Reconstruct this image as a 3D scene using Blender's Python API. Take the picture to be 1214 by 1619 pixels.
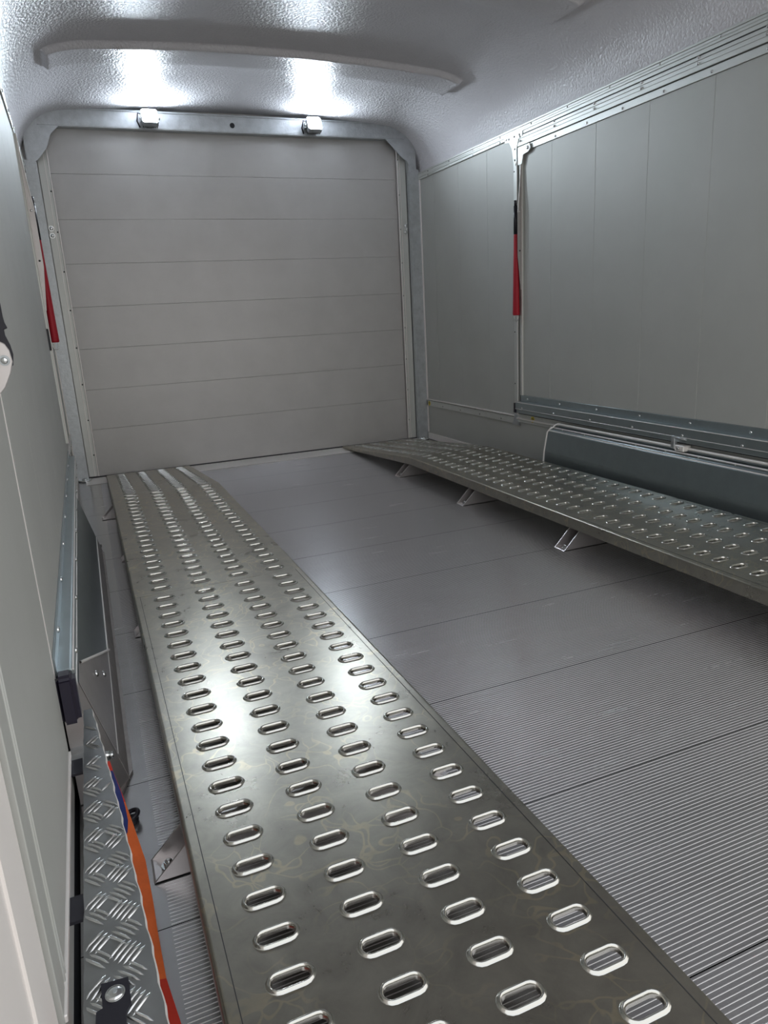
import bpy, bmesh, math, random
from mathutils import Vector, Matrix
random.seed(7)
S = bpy.context.scene
for o in list(bpy.data.objects): bpy.data.objects.remove(o)
C = S.collection

# ------------------------------------------------------------ camera
cam_d = bpy.data.cameras.new('camera'); cam = bpy.data.objects.new('camera', cam_d); C.objects.link(cam)
cam_d.sensor_fit = 'VERTICAL'; cam_d.sensor_height = 36; cam_d.lens = 1133.65 * 36 / 1619
cam_d.clip_start = 0.02
r_, d_, f_ = ((0.92177405, -0.38410458, -0.05287979), (-0.14861231, -0.2240381, -0.96318291), (0.35811588, 0.8956956, -0.26359517))
cam.matrix_world = Matrix(((r_[0], -d_[0], -f_[0], 0.10574), (r_[1], -d_[1], -f_[1], -4.51957), (r_[2], -d_[2], -f_[2], 0.8392), (0, 0, 0, 1)))
S.camera = cam
# ------------------------------------------------------------ world (overcast day outside the open rear)
w = bpy.data.worlds.new('sky'); S.world = w; w.use_nodes = True
nt = w.node_tree; bg = nt.nodes['Background']
tc = nt.nodes.new('ShaderNodeTexCoord'); sx = nt.nodes.new('ShaderNodeSeparateXYZ'); cr = nt.nodes.new('ShaderNodeValToRGB')
nt.links.new(tc.outputs['Generated'], sx.inputs[0]); nt.links.new(sx.outputs['Z'], cr.inputs[0]); nt.links.new(cr.outputs[0], bg.inputs[0])
cr.color_ramp.elements[0].color = (0.98, 0.96, 0.93, 1); cr.color_ramp.elements[1].color = (0.86, 0.92, 1.0, 1)
bg.inputs[1].default_value = 1.1
LAMP_POWER = 340.0
S.view_settings.view_transform = 'Standard'; S.view_settings.look = 'None'
S.view_settings.exposure = 0.58; S.view_settings.gamma = 1; S.view_settings.use_curve_mapping = False
# sampling guide at the open rear doorway (a portal adds no light of its own)
pl = bpy.data.lights.new('doorway_portal', 'AREA'); pl.shape = 'RECTANGLE'; pl.size = 2.3; pl.size_y = 2.1
po = bpy.data.objects.new('doorway_portal', pl); C.objects.link(po); po.location = (1.11, -4.2, 1.0); po.rotation_euler = (math.pi / 2, 0, 0)
try: pl.cycles.is_portal = True
except Exception: pass

XL, XR = -0.02, 2.255      # wall planes
HR = 0.114                 # deck height of the ramps
YR = -3.90                 # rear edge of the body

# ------------------------------------------------------------ materials
def mat(name, col, metal=0.0, rough=0.5, bump=None, var=0.0, vscale=6.0, rvar=0.0, emis=None, stretch=(1, 1, 1), aniso=0.0, fine=None, spec=None, coat=0.0):
    m = bpy.data.materials.new(name); m.use_nodes = True
    n = m.node_tree; b = n.nodes['Principled BSDF']; L = n.links.new
    b.inputs['Base Color'].default_value = (*col, 1); b.inputs['Metallic'].default_value = metal; b.inputs['Roughness'].default_value = rough
    if spec is not None: b.inputs['Specular IOR Level'].default_value = spec
    if coat: b.inputs['Coat Weight'].default_value = coat; b.inputs['Coat Roughness'].default_value = .2
    if aniso:
        b.inputs['Anisotropic'].default_value = aniso
        tg = n.nodes.new('ShaderNodeCombineXYZ'); tg.inputs[1].default_value = 1.0; L(tg.outputs[0], b.inputs['Tangent'])
    if emis: b.inputs['Emission Color'].default_value = (*emis[0], 1); b.inputs['Emission Strength'].default_value = emis[1]
    t = n.nodes.new('ShaderNodeTexCoord'); mp = n.nodes.new('ShaderNodeMapping'); L(t.outputs['Object'], mp.inputs[0]); mp.inputs['Scale'].default_value = stretch
    if var or rvar:
        no = n.nodes.new('ShaderNodeTexNoise'); no.inputs['Scale'].default_value = vscale; no.inputs['Detail'].default_value = 6; no.inputs['Roughness'].default_value = .62
        L(mp.outputs[0], no.inputs['Vector'])
        if var:
            mr = n.nodes.new('ShaderNodeMapRange'); mr.inputs[1].default_value = .3; mr.inputs[2].default_value = .7; mr.inputs[3].default_value = 1 - var; mr.inputs[4].default_value = 1 + var
            L(no.outputs[0], mr.inputs[0])
            mx = n.nodes.new('ShaderNodeVectorMath'); mx.operation = 'SCALE'; mx.inputs[0].default_value = col; L(mr.outputs[0], mx.inputs['Scale']); L(mx.outputs[0], b.inputs['Base Color'])
        if rvar:
            m2 = n.nodes.new('ShaderNodeMapRange'); m2.inputs[1].default_value = .3; m2.inputs[2].default_value = .7; m2.inputs[3].default_value = max(.03, rough - rvar); m2.inputs[4].default_value = rough + rvar
            L(no.outputs[0], m2.inputs[0]); L(m2.outputs[0], b.inputs['Roughness'])
    if bump:
        nb = n.nodes.new('ShaderNodeTexNoise'); nb.inputs['Scale'].default_value = bump[0]; nb.inputs['Detail'].default_value = 3
        mb = n.nodes.new('ShaderNodeMapping'); L(t.outputs['Object'], mb.inputs[0]); mb.inputs['Scale'].default_value = bump[2] if len(bump) > 2 else (1, 1, 1); L(mb.outputs[0], nb.inputs['Vector'])
        bu = n.nodes.new('ShaderNodeBump'); bu.inputs['Distance'].default_value = bump[1]; bu.inputs['Strength'].default_value = .8
        L(nb.outputs[0], bu.inputs['Height']); L(bu.outputs[0], b.inputs['Normal'])
    return m
M = {}
M['panel'] = mat('anodised_panel', (.50, .505, .475), .35, .55, bump=(30, .0006, (1, 1, .08)), var=.03, vscale=4)
M['back'] = mat('brushed_plank', (.50, .49, .475), .4, .46, bump=(40, .0006, (.05, 1, 1)), var=.05, vscale=5)
M['rail'] = mat('aluminium_rail', (.62, .63, .60), .6, .46, var=.03)
M['light_rail'] = mat('bright_aluminium', (.86, .82, .79), .35, .42)
M['galv'] = mat('galvanised_steel', (.49, .515, .53), .8, .40, bump=(90, .0012), var=.14, vscale=28, rvar=.1)
M['blue_galv'] = mat('galvanised_sheet', (.36, .41, .42), .8, .30, var=.05, vscale=20)
M['floor'] = mat('aluminium_floor', (.50, .49, .495), .92, .25, var=.06, vscale=5, rvar=.03, stretch=(.7, 5, 1), aniso=.7)
M['rib'] = mat('highlight_rib', (.58, .56, .56), .75, .40)  # lighter than the floor, paints the glints the rib tops catch
M['alu'] = mat('milled_aluminium', (.70, .66, .65), .85, .36, var=.04)
M['dull_alu'] = mat('dull_aluminium', (.52, .49, .48), .8, .40, var=.08, vscale=14)
M['roof'] = mat('textured_roof_lining', (.66, .64, .655), .0, .37, bump=(95, .006, (1, 1, 1)), spec=.8, var=.03)
M['dark'] = mat('dark_recess', (.02, .02, .024), 0, .7)
M['rubber'] = mat('black_rubber', (.012, .011, .018), 0, .38)
M['plastic'] = mat('black_plastic', (.015, .012, .025), 0, .25)
M['red'] = mat('red_sleeve', (.42, .006, .02), 0, .55)
M['orange'] = mat('orange_webbing', (.72, .13, .02), 0, .75, bump=(900, .0006, (.2, 1, 1)), var=.1, vscale=40)
M['red_web'] = mat('red_webbing', (.55, .03, .01), 0, .75)
M['blue'] = mat('blue_webbing', (.008, .02, .14), 0, .7)
M['strip'] = mat('bright_strip', (.88, .85, .82), .3, .45)
M['tread_bar'] = mat('checker_bars', (.66, .665, .66), 1, .24)
M['cover'] = mat('wheel_cover_sheet', (.27, .31, .32), .8, .30, var=.05, vscale=20)
M['screw'] = mat('screw_head', (.75, .76, .76), 1, .2)
M['hole'] = mat('dark_rivet', (.06, .06, .06), .5, .5)
M['chrome'] = mat('zinc_bolt', (.7, .72, .72), 1, .15)
M['tread'] = mat('checker_plate', (.31, .315, .31), .9, .36, var=.12, vscale=16, rvar=.06)
M['yellow'] = mat('yellow_sticker', (.75, .6, .02), 0, .5)
M['white_post'] = mat('white_painted_post', (.85, .80, .76), 0, .4)
M['lens'] = mat('lamp_lens', (1, 1, 1), 0, .3, emis=((.78, .89, 1.0), LAMP_POWER))
M['gravel'] = mat('gravel', (.42, .40, .38), 0, .9, bump=(120, .01), var=.5, vscale=90)
M['trimseal'] = mat('sealed_trim', (.34, .31, .29), .5, .45, var=.15, vscale=30)

# the ramps' stainless deck: warm grey steel with darker boot-print smears and stains
def deck_mat():
    m = mat('stainless_deck', (.40, .395, .36), 1.0, .27)
    n = m.node_tree; b = n.nodes['Principled BSDF']; L = n.links.new
    t = n.nodes.new('ShaderNodeTexCoord')
    a = n.nodes.new('ShaderNodeTexNoise'); a.inputs['Scale'].default_value = 3.5; a.inputs['Detail'].default_value = 5; a.inputs['Distortion'].default_value = 1.2
    c = n.nodes.new('ShaderNodeTexNoise'); c.inputs['Scale'].default_value = 16; c.inputs['Detail'].default_value = 9; c.inputs['Roughness'].default_value = .7; c.inputs['Distortion'].default_value = .6
    v = n.nodes.new('ShaderNodeTexVoronoi'); v.feature = 'DISTANCE_TO_EDGE'; v.inputs['Scale'].default_value = 6.5
    vn = n.nodes.new('ShaderNodeTexNoise'); vn.inputs['Scale'].default_value = 7; vm = n.nodes.new('ShaderNodeVectorMath'); vm.operation = 'ADD'
    L(t.outputs['Object'], vn.inputs['Vector']); L(t.outputs['Object'], vm.inputs[0]); L(vn.outputs['Color'], vm.inputs[1]); L(vm.outputs[0], v.inputs['Vector'])
    L(t.outputs['Object'], a.inputs['Vector']); L(t.outputs['Object'], c.inputs['Vector'])
    r1 = n.nodes.new('ShaderNodeValToRGB'); e = r1.color_ramp.elements; e[0].position = .35; e[0].color = (.35, .33, .285, 1); e[1].position = .75; e[1].color = (.46, .435, .365, 1)
    L(c.outputs[0], r1.inputs[0])
    r2 = n.nodes.new('ShaderNodeValToRGB'); e = r2.color_ramp.elements; e[0].position = .02; e[0].color = (1.3, 1.24, 1.08, 1); e[1].position = .045; e[1].color = (1, 1, 1, 1)
    L(v.outputs['Distance'], r2.inputs[0])
    gate = n.nodes.new('ShaderNodeMapRange'); gate.inputs[1].default_value = .44; gate.inputs[2].default_value = .56; L(a.outputs[0], gate.inputs[0])
    mx = n.nodes.new('ShaderNodeMix'); mx.data_type = 'RGBA'; mx.blend_type = 'MULTIPLY'; L(gate.outputs[0], mx.inputs[0]); L(r1.outputs[0], mx.inputs[6]); L(r2.outputs[0], mx.inputs[7])
    L(mx.outputs[2], b.inputs['Base Color'])
    rr = n.nodes.new('ShaderNodeMapRange'); rr.inputs[1].default_value = .3; rr.inputs[2].default_value = .7; rr.inputs[3].default_value = .25; rr.inputs[4].default_value = .34
    ad = n.nodes.new('ShaderNodeMath'); ad.operation = 'MULTIPLY_ADD'; ad.inputs[1].default_value = .5; L(c.outputs[0], ad.inputs[0])
    hf = n.nodes.new('ShaderNodeMath'); hf.operation = 'MULTIPLY'; hf.inputs[1].default_value = .5; L(a.outputs[0], hf.inputs[0]); L(hf.outputs[0], ad.inputs[2])
    L(ad.outputs[0], rr.inputs[0]); L(rr.outputs[0], b.inputs['Roughness'])
    return m
M['deck'] = deck_mat()
M['rim'] = mat('pressed_rim', (.56, .545, .50), 1.0, .19)

# ------------------------------------------------------------ mesh helpers
class MB:
    def __init__(s): s.v = []; s.f = []; s.sm = []; s.mi = []
    def add(s, vs, fs, smooth=False, mi=0):
        k = len(s.v); s.v += [tuple(v) for v in vs]
        for f in fs: s.f.append([k + i for i in f]); s.sm.append(smooth); s.mi.append(mi)
        return s
    def box(s, x0, x1, y0, y1, z0, z1, mi=0):
        vs = [(x, y, z) for x in (x0, x1) for y in (y0, y1) for z in (z0, z1)]
        return s.add(vs, [(0, 1, 3, 2), (4, 6, 7, 5), (0, 4, 5, 1), (2, 3, 7, 6), (0, 2, 6, 4), (1, 5, 7, 3)], mi=mi)
    def prism(s, poly, axis, a, b, smooth=False, mi=0, fn=None):
        # poly in the two other axes (order x,y,z without the axis), extruded a..b along the axis
        def P(q, c):
            if axis == 'x': t = (c, q[0], q[1])
            elif axis == 'y': t = (q[0], c, q[1])
            else: t = (q[0], q[1], c)
            return fn(t) if fn else t
        n = len(poly); vs = [P(q, a) for q in poly] + [P(q, b) for q in poly]
        fs = [(i, (i + 1) % n, n + (i + 1) % n, n + i) for i in range(n)]
        s.add(vs, fs, smooth, mi); k = len(s.v) - 2 * n
        s.f.append([k + i for i in range(n)][::-1]); s.f.append([k + n + i for i in range(n)]); s.sm += [False, False]; s.mi += [mi, mi]
        return s
    def cyl(s, p, q, r, n=16, r2=None, smooth=True, cap=True, mi=0):
        p = Vector(p); q = Vector(q); d = (q - p).normalized(); r2 = r if r2 is None else r2
        u = d.orthogonal().normalized(); w = d.cross(u)
        vs = []
        for c, rr in ((p, r), (q, r2)):
            for i in range(n):
                a = 2 * math.pi * i / n; vs.append(c + (u * math.cos(a) + w * math.sin(a)) * rr)
        s.add(vs, [(i, (i + 1) % n, n + (i + 1) % n, n + i) for i in range(n)], smooth, mi)
        if cap:
            k = len(s.v) - 2 * n; s.f += [[k + i for i in range(n)][::-1], [k + n + i for i in range(n)]]; s.sm += [False, False]; s.mi += [mi, mi]
        return s
    def dome(s, p, d, r, h, n=12, mi=0):
        # low rounded screw head
        p = Vector(p); d = Vector(d).normalized(); u = d.orthogonal().normalized(); w = d.cross(u); vs = []
        for t, hh in ((1, 0), (.94, .45), (.7, .8), (.35, .97)):
            for i in range(n):
                a = 2 * math.pi * i / n; vs.append(p + (u * math.cos(a) + w * math.sin(a)) * r * t + d * h * hh)
        vs.append(p + d * h); fs = []
        for k in range(3):
            for i in range(n): fs.append((k * n + i, k * n + (i + 1) % n, (k + 1) * n + (i + 1) % n, (k + 1) * n + i))
        for i in range(n): fs.append((3 * n + i, 3 * n + (i + 1) % n, 4 * n))
        return s.add(vs, fs, True, mi)
    def tube(s, pts, r, n=10, mi=0):
        pts = [Vector(p) for p in pts]; rings = []; up = None
        for i, p in enumerate(pts):
            d = (pts[min(i + 1, len(pts) - 1)] - pts[max(i - 1, 0)]).normalized()
            if up is None: up = d.orthogonal().normalized()
            u = (up - d * up.dot(d)).normalized(); up = u; w = d.cross(u)
            rings.append([p + (u * math.cos(2 * math.pi * k / n) + w * math.sin(2 * math.pi * k / n)) * r for k in range(n)])
        vs = [v for R in rings for v in R]
        fs = [(i * n + k, i * n + (k + 1) % n, (i + 1) * n + (k + 1) % n, (i + 1) * n + k) for i in range(len(pts) - 1) for k in range(n)]
        return s.add(vs, fs, True, mi)
    def build(s, name, m, parent=None, bevel=0, recalc=True, seg=1):
        me = bpy.data.meshes.new(name); me.from_pydata([tuple(v) for v in s.v], [], s.f)
        me.polygons.foreach_set('use_smooth', s.sm); me.polygons.foreach_set('material_index', s.mi)
        for x in (m if isinstance(m, (list, tuple)) else [m]): me.materials.append(M[x])
        if recalc or bevel:
            bm = bmesh.new(); bm.from_mesh(me)
            bmesh.ops.recalc_face_normals(bm, faces=bm.faces[:])
            if bevel:
                es = [e for e in bm.edges if len(e.link_faces) == 2 and e.calc_face_angle(0) > .6]
                bmesh.ops.bevel(bm, geom=es, offset=bevel, segments=seg, affect='EDGES', clamp_overlap=True)
            bm.to_mesh(me); bm.free()
        me.update()
        o = bpy.data.objects.new(name, me); C.objects.link(o)
        if parent: o.parent = parent; o.matrix_parent_inverse = Matrix.Translation(-parent.location)
        return o
def empty(name, loc=(0, 0, 0)):
    o = bpy.data.objects.new(name, None); C.objects.link(o); o.location = loc; o.empty_display_size = .05; return o
def tag(o, label=None, cat=None, group=None, kind=None):
    if label: o['label'] = label
    if cat: o['category'] = cat
    if group: o['group'] = group
    if kind: o['kind'] = kind
    return o
def struct(o, label=None, cat=None): return tag(o, label, cat, kind='structure')
def stuff(o): o['kind'] = 'stuff'; return o
def X(side, d): return (XL + d) if side == 'L' else (XR - d)     # d = distance in from the wall plane
def sbox(mb, side, d0, d1, y0, y1, z0, z1, mi=0):
    a, b = X(side, d0), X(side, d1); return mb.box(min(a, b), max(a, b), y0, y1, z0, z1, mi)
def inward(side): return (1, 0, 0) if side == 'L' else (-1, 0, 0)

# ------------------------------------------------------------ ground and floor
g = MB().box(-9, 11, -14, 3, -.72, -.62).build('ground', 'gravel'); struct(g, 'grey gravel ground outside the open rear of the trailer', 'ground')
fl = empty('floor', (1.11, -2, 0)); struct(fl, 'ribbed aluminium trailer floor of wide cross planks', 'floor')
MB().box(XL - .04, XR + .04, -4.36, .06, -.05, -.012).build('floor_slab', 'dark', fl)
def plank(y0, y1, ribs=True):
    mb = MB(); x0, x1 = XL + .002, XR - .002; e = .0008; y0 += e; y1 -= e; z = 0.0; xr0, xr1 = .105, XR - .13
    prof = [(y0, z)]
    if ribs:
        n = 52; p = (y1 - y0) / n
        for i in range(n):
            c = y0 + (i + .5) * p
            prof += [(c - .0009, z), (c - .0004, z + .0004), (c + .0004, z + .0004), (c + .0009, z)]
    prof.append((y1, z))
    vs = [(x, a, b) for x in (xr0, xr1) for a, b in prof]; n = len(prof)
    mb.add(vs, [(i, i + 1, n + i + 1, n + i) for i in range(n - 1)])
    if ribs:
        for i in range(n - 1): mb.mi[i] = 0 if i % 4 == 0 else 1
    for a, b in ((x0, xr0), (xr1, x1)): mb.add([(a, y0, z), (b, y0, z), (b, y1, z), (a, y1, z)], [(0, 1, 2, 3)])
    for yy, q in ((y0, 1), (y1, 0)): mb.add([(x0, yy, z), (x1, yy, z), (x1, yy, z - .012), (x0, yy, z - .012)], [(0, 1, 2, 3)])
    for xx in (x0, x1): mb.add([(xx, y0, z), (xx, y1, z), (xx, y1, z - .012), (xx, y0, z - .012)], [(0, 1, 2, 3)])
    o = mb.build('plank', ['floor', 'rib'], fl, recalc=False); return o
ys = [-.2 - .378 * k for k in range(12)]
for a in ys[:-1]: plank(a - .378, a)
plank(-.2, .0, ribs=False)
st = MB().box(XL + .05, XR - .05, -.20, -.008, 0.0005, .004).build('front_strip', 'strip', fl, bevel=.001)
st['label'] = 'bright flat strip across the front edge of the floor'

# ------------------------------------------------------------ back wall
wb = empty('wall_back', (1.11, 0, 0)); struct(wb, 'front bulkhead of wide horizontal brushed aluminium planks', 'wall')
zz = [0.0005] + [.055 + .23 * k for k in range(1, 9)] + [2.0]
for a, b in zip(zz[:-1], zz[1:]):
    MB().box(XL, XR, 0, .03, a + .0003, b - .0003).build('plank', 'back', wb, bevel=.0009)
MB().box(XL - .04, XR + .04, .029, .05, 0, 2.05).build('backing', 'dark', wb)
MB().box(XL + .06, XR - .06, -.006, .0, .0042, .010).build('bottom_seal', 'rubber', wb)

# ------------------------------------------------------------ portal frame of posts, crossbeam, gussets
fr = empty('front_frame', (1.11, -.05, 0)); tag(fr, 'galvanised post and crossbeam frame around the front bulkhead', 'frame')
def corner_poly(side):
    return None
for side in 'LR':
    pw = .066 if side == 'L' else .070
    mb = MB(); sbox(mb, side, .002, pw, -.06, -.004, .004, 1.72)
    o = mb.build('post', 'galv', fr, bevel=.004, seg=2)
    mb = MB(); sbox(mb, side, .0, .006, -.075, -.06, .05, 1.69); mb.build('edge_strip', 'light_rail', fr, bevel=.0015)
    # flat riveted flange and its upstanding inner lip
    lip = X(side, .125 if side == 'L' else .137)
    a, b = sorted((X(side, pw + .004), lip))
    MB().box(a, b, -.012, -.001, .014, 1.86).build('flange', 'rail', fr, bevel=.001)
    s2 = 1 if side == 'L' else -1
    MB().box(min(lip, lip - s2 * .006), max(lip, lip - s2 * .006), -.024, -.0, .014, 1.84).build('lip', 'light_rail', fr, bevel=.001)
    xm = lip - s2 * .022
    MB().box(xm - .0015, xm + .0015, -.016, -.011, .014, 1.84).build('bead', 'light_rail', fr)
    mb = MB()
    for k in range(9): mb.dome((lip - s2 * .012, -.012, .14 + .205 * k), (0, -1, 0), .0042, .002)
    stuff(mb.build('rivets', 'hole', fr))
    for zb in (1.352, 1.389):
        mb = MB().dome((X(side, pw + .018), -.012, zb), (0, -1, 0), .011, .007).cyl((X(side, pw + .018), -.008, zb), (X(side, pw + .018), -.0125, zb), .0135)
        mb.build('bolt', 'screw', fr)
    # foot plate
    mb = MB(); c = X(side, .045); mb.cyl((c, -.07, .001), (c, -.07, .012), .035, 20).dome((c, -.07, .012), (0, 0, 1), .016, .010)
    mb.build('foot', 'chrome', fr)
    # gusset: triangular plate with a notched hem under the beam
    x0 = X(side, .066); q = lambda d, z: (X(side, d), z)
    poly = [q(.03, 1.885), q(.20, 1.885), q(.155, 1.845), q(.125, 1.775), q(.075, 1.72), q(.045, 1.70)] if side == 'L' else [q(.03, 1.885), q(.225, 1.885), q(.18, 1.845), q(.125, 1.79), q(.085, 1.765), q(.045, 1.70)]
    MB().prism(poly, 'y', -.064, -.058).build('gusset', 'galv', fr)
# crossbeam with rounded upper outer corners running into the posts
def beam_outline():
    top, r = 1.978, .12; pts = []
    for side in 'LR':
        arc = []
        cx = X(side, .02 + r); cz = top - r; sg = -1 if side == 'L' else 1
        for k in range(9):
            a = math.pi / 2 * k / 8; arc.append((cx + sg * r * math.sin(a), cz + r * math.cos(a)))
        # down the outer side, then back along the beam's underside
        if side == 'L': left = arc
        else: right = arc
    L_ = [(left[-1][0], 1.70), ]
    return left[::-1], right
la, ra = beam_outline()
poly = [(la[0][0], 1.70)] + la + ra + [(ra[-1][0], 1.70), (XR - .072, 1.70), (XR - .072, 1.84), (XR - .10, 1.885), (XL + .10, 1.885), (XL + .066, 1.84), (XL + .066, 1.70)]
MB().prism(poly, 'y', -.062, -.006).build('crossbeam', 'galv', fr, bevel=.004, seg=2)
MB().box(XL + .16, XR - .16, -.066, -.061, 1.966, 1.974).build('beam_hem', 'galv', fr, bevel=.001)
MB().cyl((1.093, -.0625, 1.922), (1.093, -.063, 1.922), .014, 20).build('beam_hole', 'dark', fr)

# ------------------------------------------------------------ side walls
SEAMS_F = [-.25, -.57, -.89]
DOOR0, DOOR1 = -1.215, -3.40
for side in 'LR':
    nm = 'left' if side == 'L' else 'right'; iw = inward(side)
    W = empty('wall_' + nm, (X(side, 0), -2, 0)); struct(W, '%s side wall of the trailer with riveted rails and a fixed front section' % nm, 'wall')
    def sb(name, m, d0, d1, y0, y1, z0, z1, bevel=.0, parent=W):
        mb = MB(); sbox(mb, side, d0, d1, y0, y1, z0, z1); return mb.build(name, m, parent, bevel=bevel)
    sb('backing', 'dark', -.05, -.012, -3.97, .03, -.04, 1.75)
    # fixed front section: tall narrow panels
    ed = [0.0] + SEAMS_F + [-1.165]
    for a, b in zip(ed[:-1], ed[1:]): sb('panel', 'panel', -.012, 0, b + .0003, a - .0003, .272, 1.672, .001)
    # lower panel below the ledge
    sb('lower_panel', 'panel', -.012, -.002, YR, 0, .03, .262, .001)
    sb('ledge', 'rail', -.006, .006, -1.19, -.05, .232, .268, .001)
    sb('ledge_bead', 'light_rail', -.002, .010, -1.165, -.05, .272, .279, .001)
    sb('floor_angle', 'light_rail', -.002, .008, -1.60, -.07, .004, .045, .001)
    # upper rail: stacked ribs with fine grooves between
    for z0, z1, dd in ((1.655, 1.6685, .0085), (1.669, 1.6785, .0095), (1.679, 1.6885, .0085), (1.689, 1.697, .0105)):
        sb('rail_rib', 'rail', -.004, dd, -3.95, -.06, z0, z1, .001)
    for z0, z1, dd in ((1.606, 1.6225, .0105), (1.623, 1.6375, .0095), (1.638, 1.6505, .0105)):
        sb('rail_rib', 'rail', -.004, dd, -3.95, -1.19, z0, z1, .001)
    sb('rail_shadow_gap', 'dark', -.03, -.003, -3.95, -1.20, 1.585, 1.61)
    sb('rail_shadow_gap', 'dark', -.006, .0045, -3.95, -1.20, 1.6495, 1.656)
    mb = MB(); k = -.2
    while k > -3.9:
        for zs in ((1.684, 1.661) if k > -1.19 else (1.684,)): mb.dome((X(side, .008), k, zs), iw, .0048, .003)
        if k < -1.25:
            for zs in (1.648, 1.628): mb.dome((X(side, .012), k + .09, zs), iw, .0055, .004)
        k -= .28
    stuff(mb.build('rail_rivets', 'hole' if False else 'screw', W))
    mb = MB(); k = -.3
    while k > -1.1: mb.dome((X(side, .006), k, .245), iw, .004, .002); k -= .24
    stuff(mb.build('ledge_rivets', 'hole', W))
    # upright between fixed section and door
    sb('upright', 'rail', -.006, .008, -1.200, -1.163, .285, 1.606, .001)
    sb('upright_bead', 'light_rail', .006, .012, -1.200, -1.195, .285, 1.606, .001)
    mb = MB()
    for zs in (.45, .72, 1.0, 1.28, 1.50): mb.dome((X(side, .008), -1.17, zs), iw, .004, .002)
    stuff(mb.build('upright_rivets', 'hole', W))
    # T shaped corner bracket at the upright's head and small foot bracket below
    q = [(-1.09, 1.668), (-1.25, 1.668), (-1.25, 1.645), (-1.215, 1.640), (-1.20, 1.60), (-1.20, 1.545), (-1.185, 1.525), (-1.168, 1.545), (-1.155, 1.61), (-1.13, 1.64), (-1.09, 1.645)]
    MB().prism(q, 'x', X(side, .0085), X(side, .0125)).build('corner_bracket', 'rail', W)
    mb = MB()
    for yy, zs in ((-1.105, 1.657), (-1.13, 1.655), (-1.18, 1.657), (-1.225, 1.657), (-1.183, 1.60), (-1.184, 1.55)): mb.dome((X(side, .0125), yy, zs), iw, .0055, .004)
    stuff(mb.build('bracket_rivets', 'screw', W))
    q = [(-1.145, .228), (-1.22, .228), (-1.205, .245), (-1.192, .285), (-1.172, .285), (-1.16, .245)]
    MB().prism(q, 'x', X(side, .006), X(side, .014)).build('foot_bracket', 'galv', W)
    # threshold under the door
    sb('threshold', 'rail', -.006, .006, -3.40, -1.19, .245, .292, .001)
    sb('threshold_bead', 'light_rail', -.002, .016, -3.40, -1.19, .262, .270, .0015)
    # rear fixed section, aft of the door
    ed = [DOOR1 - .018, YR]
    for a, b in zip(ed[:-1], ed[1:]): sb('panel', 'panel', -.012, .018, b + .0003, a - .0003, .215, 1.605, .001)
    sb('rear_sill', 'light_rail', -.010, .021, YR, DOOR1 - .018, .205, .214, .001)
    sb('rear_lower_channel', 'blue_galv', -.012, -.004, YR, DOOR1 - .018, .03, .205, .001)
    sb('rear_edge', 'panel', -.012, .0185, YR - .002, YR + .035, .03, 1.69, .001)
    sb('rear_edge_bead', 'rail', .006, .0195, YR + .040, YR + .044, .21, 1.6, .001); sb('rear_edge_bead', 'rail', .006, .0195, YR + .050, YR + .053, .21, 1.6, .001)
    # side door
    D = empty('door_%d' % (1 if side == 'L' else 2), (X(side, .01), -2.3, 1.6))
    struct(D, 'top hinged %s side door of tall vertical aluminium panels with a deep bottom rail' % nm, 'door')
    pd = .016 if side == 'L' else 0.002; zr0, zr1 = (.275, .335) if side == 'L' else (.300, .360)
    ed = [DOOR0 - .006, -1.478] + [-1.478 - .3155 * k for k in range(1, 6)] + [-3.37, DOOR1 + .004]
    zp = .340 if side == 'L' else .392
    ed = [e for i, e in enumerate(ed) if i == 0 or e < ed[i - 1] - .01]
    for a, b in zip(ed[:-1], ed[1:]): sb('panel', 'panel', -.012, pd, b + .0003, a - .0003, zp, 1.575, .001, D)
    sb('top_frame', 'rail', -.008, pd + .006, DOOR1 + .004, DOOR0, 1.5755, 1.602, .001, D)
    sb('side_frame', 'rail', -.008, pd + .007, DOOR0 - .030, DOOR0 - .004, .392, 1.5755, .001, D)
    sb('side_bead', 'light_rail', pd + .007, pd + .011, DOOR0 - .031, DOOR0 - .026, .392, 1.5755, .001, D)
    sb('rear_frame', 'light_rail', -.008, pd + .0015, DOOR1, DOOR1 + .003, .28, 1.5755, .0005, D)
    # bottom rail: flange, ridge, deep box
    rb = .016 if side == 'L' else .030
    if side == 'R': sb('bottom_gap_shade', 'rubber', .004, .018, DOOR1 + .01, DOOR0, .2925, .2995, 0, D)  # black strip painting the shade of the open gap under the rail
    sb('bottom_flange', 'blue_galv', pd, pd + .004, DOOR1 + .01, DOOR0 - .006, zr1 - .008, .358 if side == 'L' else .392, .001, D)
    q = [(X(side, -.004), zr0), (X(side, pd + .004 + rb), zr0), (X(side, pd + .004 + rb), zr0 + .018), (X(side, pd + .010 + rb), zr0 + .022), (X(side, pd + .010 + rb), zr1 - .003), (X(side, pd + .007 + rb), zr1), (X(side, -.004), zr1)]
    yb = DOOR1 + (.015 if side == 'L' else .01)
    MB().prism(q, 'y', yb, DOOR0 - .008).build('bottom_rail', 'blue_galv', D, bevel=.0015)
    sb('rail_ridge', 'light_rail', pd + .009 + rb, pd + .012 + rb, yb, DOOR0 - .008, zr1 - .0035, zr1 - .0005, .0008, D)
    sb('rail_ridge', 'light_rail', pd + .009 + rb, pd + .0115 + rb, yb, DOOR0 - .008, zr0 + .0215, zr0 + .0235, .0008, D)
    sb('rail_cap', 'plastic', .0, pd + .010 + rb, DOOR0 - .008, DOOR0 + .010, zr0, zr1 - .008, .002, D)
    mb = MB(); sbox(mb, side, .014, pd + .013 + rb, yb - .035, yb, zr0 - (.020 if side == 'L' else .008), zr1 + .003)
    mb.build('rail_cap', 'plastic', D, bevel=.008, seg=3)
    mb = MB(); k = -1.285
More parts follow.
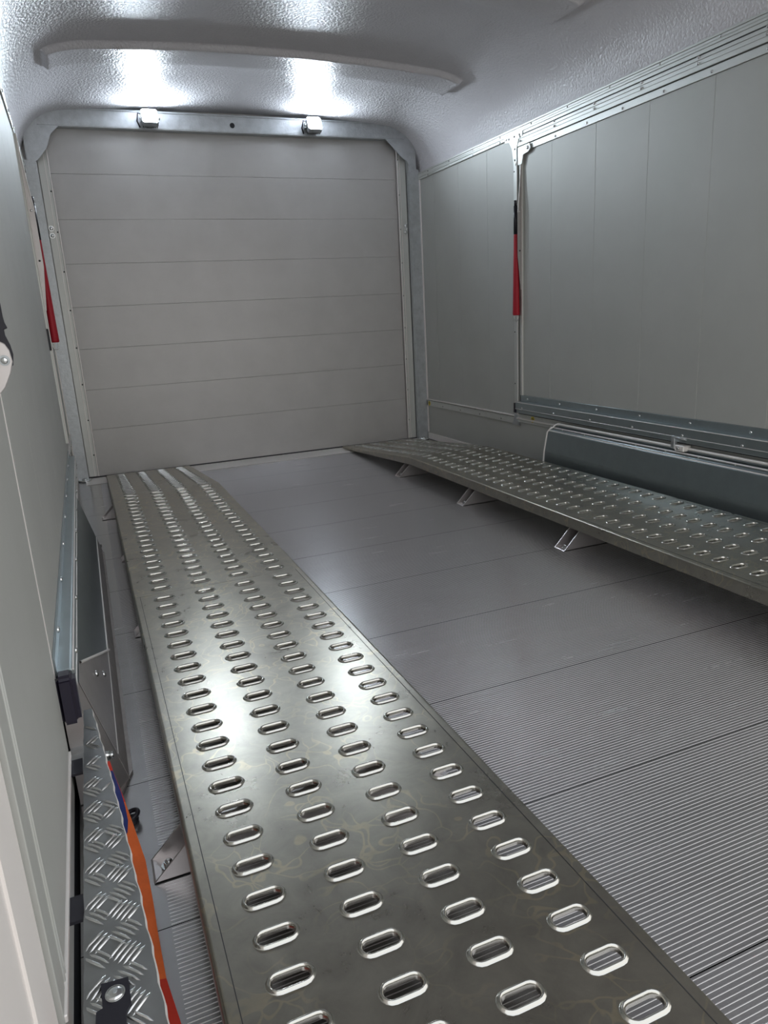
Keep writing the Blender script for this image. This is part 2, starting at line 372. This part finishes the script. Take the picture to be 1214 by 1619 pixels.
    while k > -3.35:
        mb.dome((X(side, pd + .004), k, zr1 + .014), iw, .006, .004)
        mb.dome((X(side, pd + .010 + rb), k, zr0 + .030), iw, .0055, .003); k -= .28
    k = -1.29
    while k > -3.35: mb.dome((X(side, pd + .006), k, 1.586), iw, .0055, .004); k -= .195 * 1.15
    stuff(mb.build('screws', 'screw', D))
    sb('door_gap_shade', 'dark', -.011, -.0025, DOOR1, DOOR0, .288, .302, 0, D)  # dark strip standing in for shade inside the door gap

# centre latch under the right door
lt = empty('door_latch', (XR - .03, -2.39, .29)); tag(lt, 'small galvanised latch between the right door rail and its threshold', 'latch')
MB().box(XR - .05, XR - .0345, -2.375, -2.355, .275, .325).build('latch_plate', 'galv', lt, bevel=.002)
MB().box(XR - .052, XR - .012, -2.425, -2.377, .268, .292).build('keeper', 'light_rail', lt, bevel=.003)
MB().cyl((XR - .052, -2.40, .281), (XR - .060, -2.40, .281), .006, 12).build('bolt', 'chrome', lt)
MB().cyl((XR - .045, -2.43, .318), (XR - .045, -2.36, .318), .005, 10).build('hinge_pin', 'galv', lt)

# warning stickers
for y, z, lab in ((-.10, .249, 'small yellow warning sticker on the ledge beside the front corner post'), (-1.335, .272, 'small yellow warning sticker on the threshold under the door corner')):
    s = empty('warning_sticker', (XR - .0065, y, z)); tag(s, lab, 'sticker', None)
    d = .0075 if y < -1 else .0065
    zc = z; 
    MB().cyl((XR - d + .0005, y, zc), (XR - d - .0006, y, zc), .017, 6, smooth=False).build('backing_paper', 'yellow', s)
    MB().box(XR - d - .0012, XR - d - .0004, y - .011, y + .011, zc + .001, zc + .0055).box(XR - d - .0012, XR - d - .0004, y - .0025, y + .0025, zc - .010, zc - .001).box(XR - d - .0012, XR - d - .0004, y - .006, y - .003, zc + .007, zc + .011).build('black_symbol', 'rubber', s)

# ------------------------------------------------------------ ceiling: one moulded lining with cross ribs
def sstep(a, b, x):
    t = max(0, min(1, (x - a) / (b - a))); return t * t * (3 - 2 * t)
def roof_z(x, y):
    d = min(x - (XL - .012), (XR + .012) - x); d = max(d, 0)
    fr_ = 1 - sstep(.15, .68, -y)                  # 1 at the bulkhead
    R = .36 + (.25 - .36) * fr_; n = 2.3
    f = (1 - (1 - min(d / R, 1)) ** n) ** (1 / n)
    z = 1.692 + .275 * f + .062 * (1 - ((x - 1.11) / 1.16) ** 2) - .030 * fr_
    for y0 in (-.95, -1.92, -2.89, -3.86):
        w_ = sstep(y0 - .012, y0 + .006, y) * (1 - sstep(y0 + .192, y0 + .208, y)) * sstep(.135, .165, x) * (1 - sstep(2.065, 2.095, x))
        z -= .027 * w_
        # shallow dished field behind each rib
    return z
xs = []
x = XL - .012
while x < XR + .012:
    xs.append(x); dd = min(x - XL, XR - x); x += .008 if dd < .22 else .02
xs.append(XR + .012)
yy = []; y = .03
while y > -4.0:
    yy.append(y); m_ = min(abs(y - q) for q in (-.95, -1.92, -2.89, -3.86)); y -= .004 if m_ < .02 or abs(min((y - q - .2 for q in (-.95, -1.92, -2.89, -3.86)), key=abs)) < .014 else .0075
yy.append(-4.0)
mb = MB(); nx = len(xs)
vs = [(a, b, roof_z(a, b)) for b in yy for a in xs] 
fs = [(j * nx + i, j * nx + i + 1, (j + 1) * nx + i + 1, (j + 1) * nx + i) for j in range(len(yy) - 1) for i in range(nx - 1)]
mb.add(vs, fs, True)
# outer shell and rim
mb.add([(XL - .05, .06, 2.12), (XR + .05, .06, 2.12), (XR + .05, -4.0, 2.12), (XL - .05, -4.0, 2.12), (XL - .05, .06, 1.69), (XR + .05, .06, 1.69), (XR + .05, -4.0, 1.69), (XL - .05, -4.0, 1.69)],
       [(0, 1, 2, 3), (0, 3, 7, 4), (1, 5, 6, 2), (0, 4, 5, 1)])
ce = mb.build('ceiling', 'roof', recalc=False); struct(ce, 'grey textured moulded roof lining with rounded corners and cross ribs', 'ceiling')

# ------------------------------------------------------------ work lamps on the beam
def lamp(x, z, lab):
    L0 = empty('work_lamp', (x, -.10, z)); tag(L0, lab, 'lamp', 'square work lamps on the crossbeam')
    tilt = Matrix.Translation((x, -.115, z)) @ Matrix.Rotation(math.radians(-26), 4, 'X')
    T = lambda p: tuple(tilt @ Vector(p))
    def rr(w_, h_, r, n=5):
        pts = []
        for cx, cz, a0 in ((w_ - r, h_ - r, 0), (-w_ + r, h_ - r, 90), (-w_ + r, -h_ + r, 180), (w_ - r, -h_ + r, 270)):
            for k in range(n): a = math.radians(a0 + 90 * k / (n - 1)); pts.append((cx + r * math.cos(a), cz + r * math.sin(a)))
        return pts
    MB().prism(rr(.043, .041, .013), 'y', -.018, .014, fn=T).build('housing', 'galv', L0)
    mb = MB()
    for k in range(-4, 5): mb.prism([(k * .009 - .0015, -.036), (k * .009 + .0015, -.036), (k * .009 + .0015, .036), (k * .009 - .0015, .036)], 'y', .014, .030, fn=T)
    stuff(mb.build('cooling_fins', 'hole', L0))
    MB().prism(rr(.0385, .0365, .012), 'y', -.0205, -.018, fn=T).build('lens', 'lens', L0)
    # U bracket and its side bolts
    mb = MB()
    for s_ in (-1, 1):
        mb.box(x + s_ * .046 - .002, x + s_ * .046 + .002, -.120, -.070, z - .012, z + .012)
        mb.cyl((x + s_ * .044, -.112, z), (x + s_ * .054, -.112, z), .008, 12)
    mb.box(x - .048, x + .048, -.072, -.067, z - .012, z + .012).box(x - .02, x + .02, -.070, -.0625, z - .02, z + .02)
    mb.build('bracket', 'chrome', L0)
    MB().tube([(x - .03, -.098, z + .02), (x - .058, -.10, z + .025), (x - .064, -.085, z - .01), (x - .05, -.066, z - .035)], .004).build('cable', 'rubber', L0)
lamp(.639, 1.928, 'lit square work lamp on the left half of the crossbeam')
lamp(1.560, 1.930, 'lit square work lamp on the right half of the crossbeam')

# ------------------------------------------------------------ perforated wheel ramps
NA = sorted(set([round(a, 4) for a in [2 * math.pi * k / 8 for k in range(8)]]))
def stadium_ring(hl, r, n=9):
    # full outline of a stadium lying along x: half length hl, radius r
    pts = []
    c = hl - r
    for k in range(n): a = -math.pi / 2 + math.pi * k / (n - 1); pts.append((c + r * math.cos(a), r * math.sin(a)))
    pts.append((0, r))
    for k in range(n): a = math.pi / 2 + math.pi * k / (n - 1); pts.append((-c + r * math.cos(a), r * math.sin(a)))
    pts.append((0, -r))
    return pts
RINGS = [(.0300, .0162, .0), (.0286, .0148, .0014), (.0274, .0136, .0031), (.0265, .0127, .0036), (.0252, .0114, .0031), (.0240, .0102, .0016), (.0232, .0094, -.0008), (.0228, .0090, -.0050)]
def deck_cells(mb, cx, cy, hw, hh, F):
    ring0 = stadium_ring(RINGS[0][0], RINGS[0][1]); n = len(ring0)
    outer = []
    for (px, py) in ring0:                     # push the outline out to the cell border, corners included
        qx = max(-hw, min(hw, px * hw / RINGS[0][0] * 1.55)); qy = max(-hh, min(hh, py * hh / RINGS[0][1] * 1.35))
        if abs(abs(qx) - hw) > 1e-6 and abs(abs(qy) - hh) > 1e-6:
            if hw - abs(qx) < hh - abs(qy): qx = math.copysign(hw, qx)
            else: qy = math.copysign(hh, qy)
        outer.append((qx, qy))
    # force the four corners
    for sx in (-1, 1):
        for sy in (-1, 1):
            j = min(range(n), key=lambda i: (outer[i][0] - sx * hw) ** 2 + (outer[i][1] - sy * hh) ** 2); outer[j] = (sx * hw, sy * hh)
    vs = [F(cx + a, cy + b, 0) for a, b in outer]
    for hl, r, dz in RINGS: vs += [F(cx + a, cy + b, dz) for a, b in stadium_ring(hl, r)]
    k = len(mb.v); mb.v += vs
    for R in range(len(RINGS)):
        for i in range(n):
            mb.f.append([k + R * n + i, k + R * n + (i + 1) % n, k + (R + 1) * n + (i + 1) % n, k + (R + 1) * n + i]); mb.sm.append(R > 0); mb.mi.append(0 if R < 1 else 1)
def quad(mb, F, x0, x1, y0, y1, sub=1):
    if x1 - x0 < 1e-5 or y1 - y0 < 1e-5: return
    mb.add([F(x0, y0, 0), F(x1, y0, 0), F(x1, y1, 0), F(x0, y1, 0)], [(0, 1, 2, 3)])
def deck_panel(parent, xa, xb, ya, yb, rows, cols, cw, F, bottom):
    # ya<yb ; rows = slot centre lines, cols = slot columns ; F maps (x, y, dz) to world
    mb = MB(); e = .006; hh = .0655 / 2; x0, x1 = xa + e, xb - e
    g0, g1 = cols[0] - cw / 2, cols[-1] + cw / 2
    rows = sorted(rows)
    lo, hi = rows[0] - hh, rows[-1] + hh
    quad(mb, F, x0, g0, lo, hi); quad(mb, F, g1, x1, lo, hi)
    quad(mb, F, x0, x1, ya, lo); quad(mb, F, x0, x1, hi, yb)
    for r in rows:
        for c in cols: deck_cells(mb, c, r, cw / 2, hh, F)
    # rolled long edges and skirts, inner return lips
    for xe, s in ((xa, -1), (xb, 1)):
        prof = [(xe - s * e, 0)]
        for k in range(1, 6): a = math.pi / 2 * k / 5; prof.append((xe - s * e + s * e * math.sin(a), -e + e * math.cos(a)))
        nseg = 1
        vs = []
        for yv in (ya, yb):
            for px, pz in prof: vs.append(F(px, yv, pz))
            vs.append(F(xe, yv, -bottom(yv))); vs.append(F(xe - s * .015, yv, -bottom(yv))); vs.append(F(xe - s * .015, yv, -bottom(yv) + .002)); 
        n = len(prof) + 3
        k0 = len(mb.v); mb.v += vs
        for i in range(n - 1):
            mb.f.append([k0 + i, k0 + i + 1, k0 + n + i + 1, k0 + n + i]); mb.sm.append(i < len(prof) - 1); mb.mi.append(0)
        # fine scored line just inside the rolled edge
    o = mb.build('deck_panel', ['deck', 'rim'], parent, recalc=False)
    return o
KINK, END, JOINT = -1.118, -.035, -2.508
def ramp(x0, cols, cw, lab, yend, supp, inner):
    A = empty('loading_ramp', (x0 + .243, -2.1, 0)); tag(A, lab, 'ramp', 'perforated wheel ramps along the trailer floor')
    xa, xb = x0, x0 + .487
    flat = lambda x, y, dz: (x, y, HR + dz)
    def slope(x, y, dz):
        t = (y - KINK) / (END - KINK); return (x, y, HR + t * (.014 - HR) + dz)
    rear = [-2.553 - .0655 * k for k in range(60) if -2.553 - .0655 * k - .033 > yend]
    mid = [-2.464 + .0655 * k for k in range(21) if -2.464 + .0655 * k + .0328 < KINK + .012]
    end = [KINK + .0345 + .0655 * k for k in range(30) if KINK + .0345 + .0655 * k + .04 < END]
    deck_panel(A, xa, xb, yend, JOINT - .0006, rear, cols, cw, flat, lambda y: .040)
    deck_panel(A, xa, xb, JOINT + .0006, KINK - .0003, mid, cols, cw, flat, lambda y: .040)
    deck_panel(A, xa, xb, KINK + .0003, END, end, cols, cw, slope, lambda y: .040 + (.012 - .040) * (y - KINK) / (END - KINK))
    # scored edge lines
    for xe in (xa + .018, xb - .018):
        MB().box(xe - .0006, xe + .0006, yend, JOINT - .002, HR - .0004, HR + .0005).build('edge_line', 'hole', A)
    MB().box(xa + .002, xb - .002, yend, yend + .003, HR - .04, HR - .001).build('end_plate', 'deck', A)
    # support channels: aluminium box tubes with ends cut at 45 degrees
    for y, out0, out1 in supp:
        hb = HR - .042; t = .003; u0 = xa - out0; u1 = xb + out1
        mb = MB(); ya_, yb_ = y - .029, y + .029
        # walls: bottom (long), two sides (trapezoids), top (short)
        bot = [(u0, 0.001), (u1, 0.001), (u1 - t, t), (u0 + t, t)]
        mb.prism(bot, 'y', ya_, yb_)
        side_ = [(u0, 0.001), (u1, 0.001), (u1 - hb, hb), (u0 + hb, hb)]
        mb.prism(side_, 'y', ya_, ya_ + t); mb.prism(side_, 'y', yb_ - t, yb_)
        top = [(u0 + hb - t, hb - t), (u1 - hb + t, hb - t), (u1 - hb, hb), (u0 + hb, hb)]
        mb.prism(top, 'y', ya_, yb_)
        sp = mb.build('support_channel', 'alu', A)
        for s_, ux in ((1, u0), (-1, u1)):
            b2 = MB(); c = ux + s_ * .026
            b2.cyl((c, y, .004), (c, y, .0055), .012, 18).cyl((c, y, .0055), (c, y, .012), .008, 6, smooth=False).dome((c, y, .012), (0, 0, 1), .006, .003)
            b2.build('floor_bolt', 'chrome', sp)
    for y in (-2.1, -2.47, -1.6):
        pass
    return A
ramp(.142, [.222, .334, .446, .558], .112, 'perforated steel wheel ramp on the left, nearest the camera', -4.25,
     [(-3.478, .052, .0), (-2.49, .012, .052), (-1.748, .008, .052), (-1.05, .055, .04)], 1)
ramp(1.628, [1.713, 1.8275, 1.942, 2.0565], .1145, 'perforated steel wheel ramp on the right, beside the wheel arch cover', -4.25,
     [(-3.478, .045, .0), (-2.491, .045, .0), (-1.748, .045, .0), (-1.045, .047, .0)], 0)

# ------------------------------------------------------------ wheel arch covers
def arch(side, y0, y1, lab):
    A = empty('wheel_arch_cover', (X(side, .04), (y0 + y1) / 2, 0)); tag(A, lab, 'cover')
    if side == 'L': prof = [(.092, .001), (.078, .060), (.034, .226), (.030, .232), (.004, .236), (.004, .001)]
    else: prof = [(.086, .001), (.078, .145), (.061, .243), (.058, .247), (.047, .251), (.045, .262), (.012, .268), (.012, .001)]
    P = [(X(side, d), z) for d, z in prof]
    MB().prism(P, 'y', y0, y1).build('cover_sheet', 'cover', A, bevel=.0015)
    # bright rolled edges
    for d, z in ([prof[1]] if side == 'L' else [prof[3], prof[5]]):
        MB().tube([(X(side, d), y0 + .002, z), (X(side, d), y1 - .002, z)], .0028, 8).build('rolled_edge', 'light_rail', A)
    if side == 'L':
        sbox_ = [(X('L', .0925), .002), (X('L', .0785), .057), (X('L', .0795), .057), (X('L', .0935), .002)]
        MB().prism(sbox_, 'y', y0, y1).build('skirt', 'trimseal', A)
        return A
    # front end cheek with a bent tubular edge
    fy = y1
    pts = [(X(side, .088), fy + .004, .02), (X(side, .080), fy + .002, .14), (X(side, .065), fy - .004, .240), (X(side, .055), fy - .014, .256), (X(side, .044), fy - .024, .264), (X(side, .032), fy - .030, .276), (X(side, .027), fy - .045, .279)]
    MB().tube(pts, .004, 10).build('end_edge', 'light_rail', A)
    MB().tube([(X(side, .027), y0 + .01, .2785), (X(side, .027), fy - .04, .2785)], .0062, 10).build('top_bar', 'light_rail', A)
    MB().box(X(side, .030), X(side, .013), y0 + .01, fy - .05, .2675, .273).build('bar_seat', 'cover', A)
    mb = MB(); k = y1 - .1
    while k > y0 + .1: mb.dome((X(side, .0455), k, .2565), inward(side), .004, .003); k -= .17
    stuff(mb.build('screws', 'screw', A))
    return A
AR = arch('R', -3.2, -1.545, 'low blue-grey sheet metal wheel arch cover along the right wall')
AL = arch('L', -3.205, -1.585, 'wheel arch cover along the left wall beside the orange strap')
# left cover: riveted aluminium end plate with slanted front edge, chamfered rear end, trims
mb = MB()
def sheet(mb, pts, t=.0008, dx=1):
    n = len(pts); vs = [Vector(p) for p in pts] + [Vector(p) + Vector((t * dx, 0, 0)) for p in pts]
    mb.add(vs, [tuple(range(n))[::-1], tuple(range(n, 2 * n))] + [(i, (i + 1) % n, n + (i + 1) % n, n + i) for i in range(n)])
xs_ = lambda z: XL + .078 - .044 * (z - .06) / .166 + .001
sheet(mb, [(xs_(.06), -2.70, .060), (xs_(.226), -3.12, .226), (xs_(.226), -3.205, .226), (xs_(.06), -3.205, .060)])
pa = [(XL + .092, .002), (XL + .078, .060), (XL + .034, .226), (XL + .004, .236), (XL + .004, .002)]
pb = [(XL + .068, .002), (XL + .060, .055), (XL + .030, .205), (XL + .004, .215), (XL + .004, .002)]
vs = [(a, -3.2045, c) for a, c in pa] + [(a, -3.245, c) for a, c in pb]
mb.add(vs, [(i, (i + 1) % 5, 5 + (i + 1) % 5, 5 + i) for i in range(5)] + [(4, 3, 2, 1, 0), (5, 6, 7, 8, 9)])
mb.build('end_plate', 'dull_alu', AL)
mb = MB(); a = Vector((xs_(.06) + .003, -2.70, .060)); b = Vector((xs_(.226) + .003, -3.12, .226))
mb.tube([a, b], .003, 6); mb.build('plate_edge', 'light_rail', AL)
for (yy_, zz_) in ((-3.02, .150), (-2.94, .108)):
    MB().dome((xs_(zz_) + .003, yy_, zz_), (1, 0, .26), .0075, .004).build('screw', 'screw', AL)
mb = MB().prism([(XL + .088, -1.60), (XL + .098, -1.62), (XL + .100, -3.18), (XL + .072, -3.262), (XL + .01, -3.262), (XL + .01, -3.246), (XL + .066, -3.246), (XL + .091, -3.205)], 'z', .0005, .006)
mb.build('floor_trim', 'trimseal', AL)
MB().box(XL + .005, XL + .035, -3.27, -3.244, .085, .12).build('lug', 'galv', AL)
MB().cyl((XL + .03, -3.258, .10), (.048, -3.266, .10), .0085, 16).cyl((.048, -3.266, .10), (.054, -3.267, .10), .0065, 12).build('stub_bolt', 'chrome', AL)

# ------------------------------------------------------------ red sleeved door props on both sides
def prop(side, lab):
    A = empty('door_prop', (X(side, .03), -1.27, .8)); tag(A, lab, 'door prop', None)
    iw = inward(side)[0]
    y = DOOR0 - .018
    # hook plate at the head
    q = [(y + .016, 1.600), (y - .085, 1.600), (y - .092, 1.578), (y - .075, 1.565), (y - .030, 1.560), (y - .018, 1.52), (y + .016, 1.52)]
    MB().prism(q, 'x', X(side, .012), X(side, .017)).build('head_plate', 'rail', A)
    MB().dome((X(side, .017), y - .07, 1.583), inward(side), .009, .006).build('bolt', 'screw', A)
    # flat web plate standing off the door, with a bright front edge and a thin black strip on the door side
    b0 = .023 if side == 'L' else .010
    v = [(X(side, b0 + .003), 1.555), (X(side, b0 + .012), 1.42), (X(side, b0 + .023), 1.30), (X(side, b0 + .023), 1.10), (X(side, b0 + .006), .93), (X(side, b0), .93), (X(side, b0), 1.555)]
    MB().prism(v, 'y', y - .006, y - .003).build('web_plate', 'dull_alu', A, bevel=.0005)
    MB().tube([(X(side, b0 + .003), y - .007, 1.55), (X(side, b0 + .012), y - .007, 1.42), (X(side, b0 + .023), y - .007, 1.30)], .0022, 8).build('bar', 'light_rail', A)
    mb = MB(); sbox(mb, side, b0 - .006, b0, y - .008, y - .002, .925, 1.56); mb.build('black_edge', 'rubber', A)
    MB().dome((X(side, b0 + .011), y - .006, 1.12), (0, -1, 0), .004, .003).build('web_rivet', 'hole', A)
    MB().dome((X(side, b0 + .012), y - .006, 1.305), (0, -1, 0), .005, .003).build('web_rivet', 'screw', A)
    # black grip, then red sleeve, behind the web
    mb = MB(); ys_ = y + .020
    mb.cyl((X(side, b0 + .019), ys_, 1.335), (X(side, b0 + .018), ys_, 1.20), .0095, 14, .011); mb.cyl((X(side, b0 + .020), ys_, 1.36), (X(side, b0 + .019), ys_, 1.335), .007, 12)
    mb.build('grip', 'rubber', A)
    n = 16
    prof = [(1.235, .004, .006), (1.21, .0115, .010), (1.05, .013, .016), (.88, .015, .020), (.812, .0165, .022), (.805, .015, .020)]
    vs = []
    for z_, rx, ry in prof:
        cx_ = X(side, b0 + .017)
        for k in range(n): a = 2 * math.pi * k / n; vs.append((cx_ + rx * math.cos(a), ys_ + ry * math.sin(a), z_))
    m2 = MB(); m2.add(vs, [(j * n + k, j * n + (k + 1) % n, (j + 1) * n + (k + 1) % n, (j + 1) * n + k) for j in range(len(prof) - 1) for k in range(n)] + [tuple(range(n))[::-1], tuple(range((len(prof) - 1) * n, len(prof) * n))], True)
    m2.build('sleeve', 'red', A)
    cx_ = X(side, b0 + .017)
    MB().tube([(cx_ - .011, ys_, .81), (cx_ - .012, ys_, .79), (cx_ - .006, ys_, .776), (cx_ + .006, ys_, .776), (cx_ + .012, ys_, .79), (cx_ + .011, ys_, .81)], .0018, 8).build('wire_loop', 'chrome', A)
    if side == 'L':
        MB().box(X(side, .008), X(side, .024), y - .045, y - .035, .775, .86).build('stop_block', 'rubber', A, bevel=.002)
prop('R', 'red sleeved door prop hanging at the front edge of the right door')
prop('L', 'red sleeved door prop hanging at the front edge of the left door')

# near left: hinge bracket of a second prop with its black strap
hb = empty('hinge_bracket', (XL + .03, -3.58, .83)); tag(hb, 'pale metal hinge bracket with round bolt at the left picture edge', 'bracket')
q = [(.013, .8334), (.0177, .8307), (.022, .8216), (.0235, .8069), (.019, .7926), (.010, .7753), (.003, .7677), (-.002, .7685), (-.002, .8339)]
MB().prism(q, 'y', -3.455, -3.449).build('bracket_plate', 'alu', hb, bevel=.001)
MB().cyl((.0144, -3.455, .8094), (.0144, -3.4565, .8094), .0068, 20).build('washer', 'galv', hb)
MB().dome((.0144, -3.4565, .8094), (0, -1, 0), .0045, .003, 16).build('bolt', 'chrome', hb)
st_ = [(-.002, .8823), (.021, .8819), (.021, .8646), (.0218, .8567), (.0242, .8494), (.0196, .8481), (.0198, .8409), (.0236, .8286), (.0252, .8164), (.0228, .8019), (.018, .80), (-.002, .80)]
MB().prism(st_, 'y', -3.448, -3.441).build('strap', 'rubber', hb, bevel=.0008)

# ------------------------------------------------------------ checker plate flap at the near left
cp = empty('checker_plate_flap', (.05, -3.6, .17)); tag(cp, 'narrow tapering checker plate flap at lower left beside the orange strap', 'flap')
def zt(x, y): return .209      # plate surface height
Y0 = -3.285
def xr_(y): t = (y - Y0) / -.67; return .0328 + .0560 * t + .004 * math.sin(t * 3.1)
ny = 60; vs = []; th = .005
for j in range(ny + 1):
    y = Y0 - .78 * j / ny; wv = .0007 * math.sin(j * 2.1) + .0005 * math.sin(j * 5.3)
    a, b = .0200 - .0053 * j / ny * 1.2 + wv * .6, xr_(y) + wv
    vs += [(a, y, zt(a, y)), (b, y, zt(b, y)), (b + .0018, y, zt(b, y) - th), (a, y, zt(a, y) - th)]
fs = []
for j in range(ny):
    k = 4 * j
    for i in range(4): fs.append((k + i, k + (i + 1) % 4, k + 4 + (i + 1) % 4, k + 4 + i))
fs += [(0, 1, 2, 3), (4 * ny + 3, 4 * ny + 2, 4 * ny + 1, 4 * ny)]
pm = MB().add(vs, fs); pm.mi = [1 if (i < 4 * ny and i % 4 == 1) else 0 for i in range(len(fs))]  # right edge faces get a lighter metal as a painted edge highlight
pm.build('plate', ['tread', 'light_rail'], cp)
mb = MB(); cell = .0320
for i in range(-1, 6):
    for j in range(0, 34):
        cx_ = .012 + i * cell + .014; cy_ = Y0 - j * cell * .95 - .012; sg = 1 if (i + j) % 2 else -1
        ang = math.radians(47 * sg)
        for b in range(5):
            off = (b - 2) * .0062
            px, py = cx_ - math.sin(ang) * off, cy_ + math.cos(ang) * off; hl = .0160 - .0008 * abs(b - 2)
            ux, uy = math.cos(ang), math.sin(ang)
            ok = all((.0205 if py > -3.5 else .0165) < px + ux * s_ * hl * .6 < xr_(py) - .0012 and -4.05 < py + uy * s_ * hl < Y0 - .005 for s_ in (-1, 1))
            if not ok: continue
            ring = []
            for k in range(8):
                a = 2 * math.pi * k / 8; lx, ly = hl * math.cos(a), .0017 * math.sin(a) ; qx = px + ux * lx - uy * ly; qy = py + uy * lx + ux * ly
                qx = max(.0202 if qy > -3.5 else .0170, min(xr_(qy) - .0004, qx)); ring.append((qx, qy))
            vv = [(qx, qy, zt(qx, qy) - .0002) for qx, qy in ring]
            vv += [(px + (qx - px) * .55, py + (qy - py) * .55, zt(px + (qx - px) * .55, py + (qy - py) * .55) + .0022) for qx, qy in ring]
            mb.add(vv, [(k, (k + 1) % 8, 8 + (k + 1) % 8, 8 + k) for k in range(8)] + [tuple(range(8, 16))], True)
stuff(mb.build('tread_bars', 'tread_bar', cp))
# tabs below the flap, coloured black to pass as shade in the wall gap
for hy in (-3.45, -3.75): MB().box(XL - .004 + .0085, .0165, hy - .02, hy + .02, zt(.015, hy) - .009, zt(.015, hy) - .005).build('hinge_tab', 'rubber', cp)
# black strap with its domed rivet on the flap
def onp(x, y, dz): return (x, y, zt(x, y) + dz)
pl_ = [(.0315, -3.877), (.0575, -3.880), (.0585, -3.912), (.053, -3.920), (.052, -4.04), (.019, -4.04), (.0265, -3.908), (.0325, -3.906)]
v = [onp(a, b, .0012) for a, b in pl_] + [onp(a, b, .0042) for a, b in pl_]; n = len(pl_)
MB().add(v, [tuple(range(n))[::-1], tuple(range(n, 2 * n))] + [(i, (i + 1) % n, n + (i + 1) % n, n + i) for i in range(n)]).build('strap', 'rubber', cp)
p0 = Vector(onp(.0445, -3.895, .0042))
MB().cyl(p0, p0 + Vector((0, 0, .0012)), .0095, 24).dome(p0 + Vector((0, 0, .0012)), (0, 0, 1), .0082, .0022, 20).build('rivet', 'chrome', cp)
MB().cyl(p0 + Vector((0, 0, .0028)), p0 + Vector((0, 0, .0037)), .0022, 14).build('rivet_eye', 'galv', cp)

# ------------------------------------------------------------ orange ratchet strap
os_ = empty('ratchet_strap', (.05, -3.4, 0)); tag(os_, 'orange webbing strap with blue lining lying beside the checker plate flap', 'strap')
edge = [(.0473, -3.2894, .100), (.0513, -3.3184, .095), (.0644, -3.3897, .080), (.0723, -3.4348, .065), (.0828, -3.5008, .045), (.0857, -3.5842, .035), (.0860, -3.6315, .03), (.0888, -3.7152, .028), (.0975, -3.7804, .028), (.108, -3.87, .028), (.122, -4.0, .028)]
def ribbon(name, m, pts, wfn, dz=0, tx=.0012):
    vs = []; n = len(pts)
    for i, (a, b, c) in enumerate(pts):
        w_ = wfn(i); l = (a - w_, b, c + w_ * .25 + dz); r = (a, b, c + dz)
        vs += [r, l, (l[0] - tx * .7, l[1], l[2] - tx), (r[0] - tx * .7, r[1], r[2] - tx)]
    fs = []
    for i in range(n - 1):
        for k in range(4): fs.append((4 * i + k, 4 * i + (k + 1) % 4, 4 * i + 4 + (k + 1) % 4, 4 * i + 4 + k))
    fs += [(0, 1, 2, 3), (4 * n - 1, 4 * n - 2, 4 * n - 3, 4 * n - 4)]
    return MB().add(vs, fs).build(name, m, os_)
ribbon('webbing', 'orange', edge[1:8], lambda i: .034)
ribbon('webbing_end', 'red_web', edge[7:], lambda i: .034)
ribbon('webbing_head', 'red_web', edge[:3], lambda i: .014 + .008 * i, .002)
bl = [(.0505, -3.3184, .097), (.0600, -3.375, .088), (.0640, -3.410, .080), (.0655, -3.435, .073), (.0625, -3.455, .066), (.056, -3.465, .062)]
ribbon('blue_lining', 'blue', bl, lambda i: (.003, .014, .020, .020, .016, .008)[i], .003)
MB().tube([(.040, -3.285, .098), (.0405, -3.281, .101), (.041, -3.277, .103)], .0035, 8).build('wire_hook', 'chrome', os_)
# floor tie-down ring behind the strap
tr = empty('tie_down_ring', (.068, -3.33, 0)); tag(tr, 'small dark tie-down ring on the floor just right of the strap', 'ring')
pts = [(.068 + .012 * math.cos(a), -3.335 + .012 * math.sin(a), .014 + .004 * math.cos(a)) for a in [2 * math.pi * k / 16 for k in range(17)]]
MB().tube(pts, .0042, 10).build('ring', 'rubber', tr)
MB().cyl((.068, -3.335, .001), (.068, -3.335, .008), .012, 16).build('ring_base', 'rubber', tr)
MB().dome((.063, -1.502, .001), (0, 0, 1), .010, .008).build('stud', 'chrome', fl)

# ------------------------------------------------------------ rear corner post seen at the lower left
rp = MB()
rp.box(XL - .06, XL + .014, YR - .23, YR - .004, -.05, 1.72)
rp.box(XL - .06, XL + .0165, YR - .10, YR - .070, -.05, 1.72)
o = rp.build('trim_1', 'white_post', bevel=.004, seg=2); struct(o, 'white painted rear corner post of the trailer', 'post')
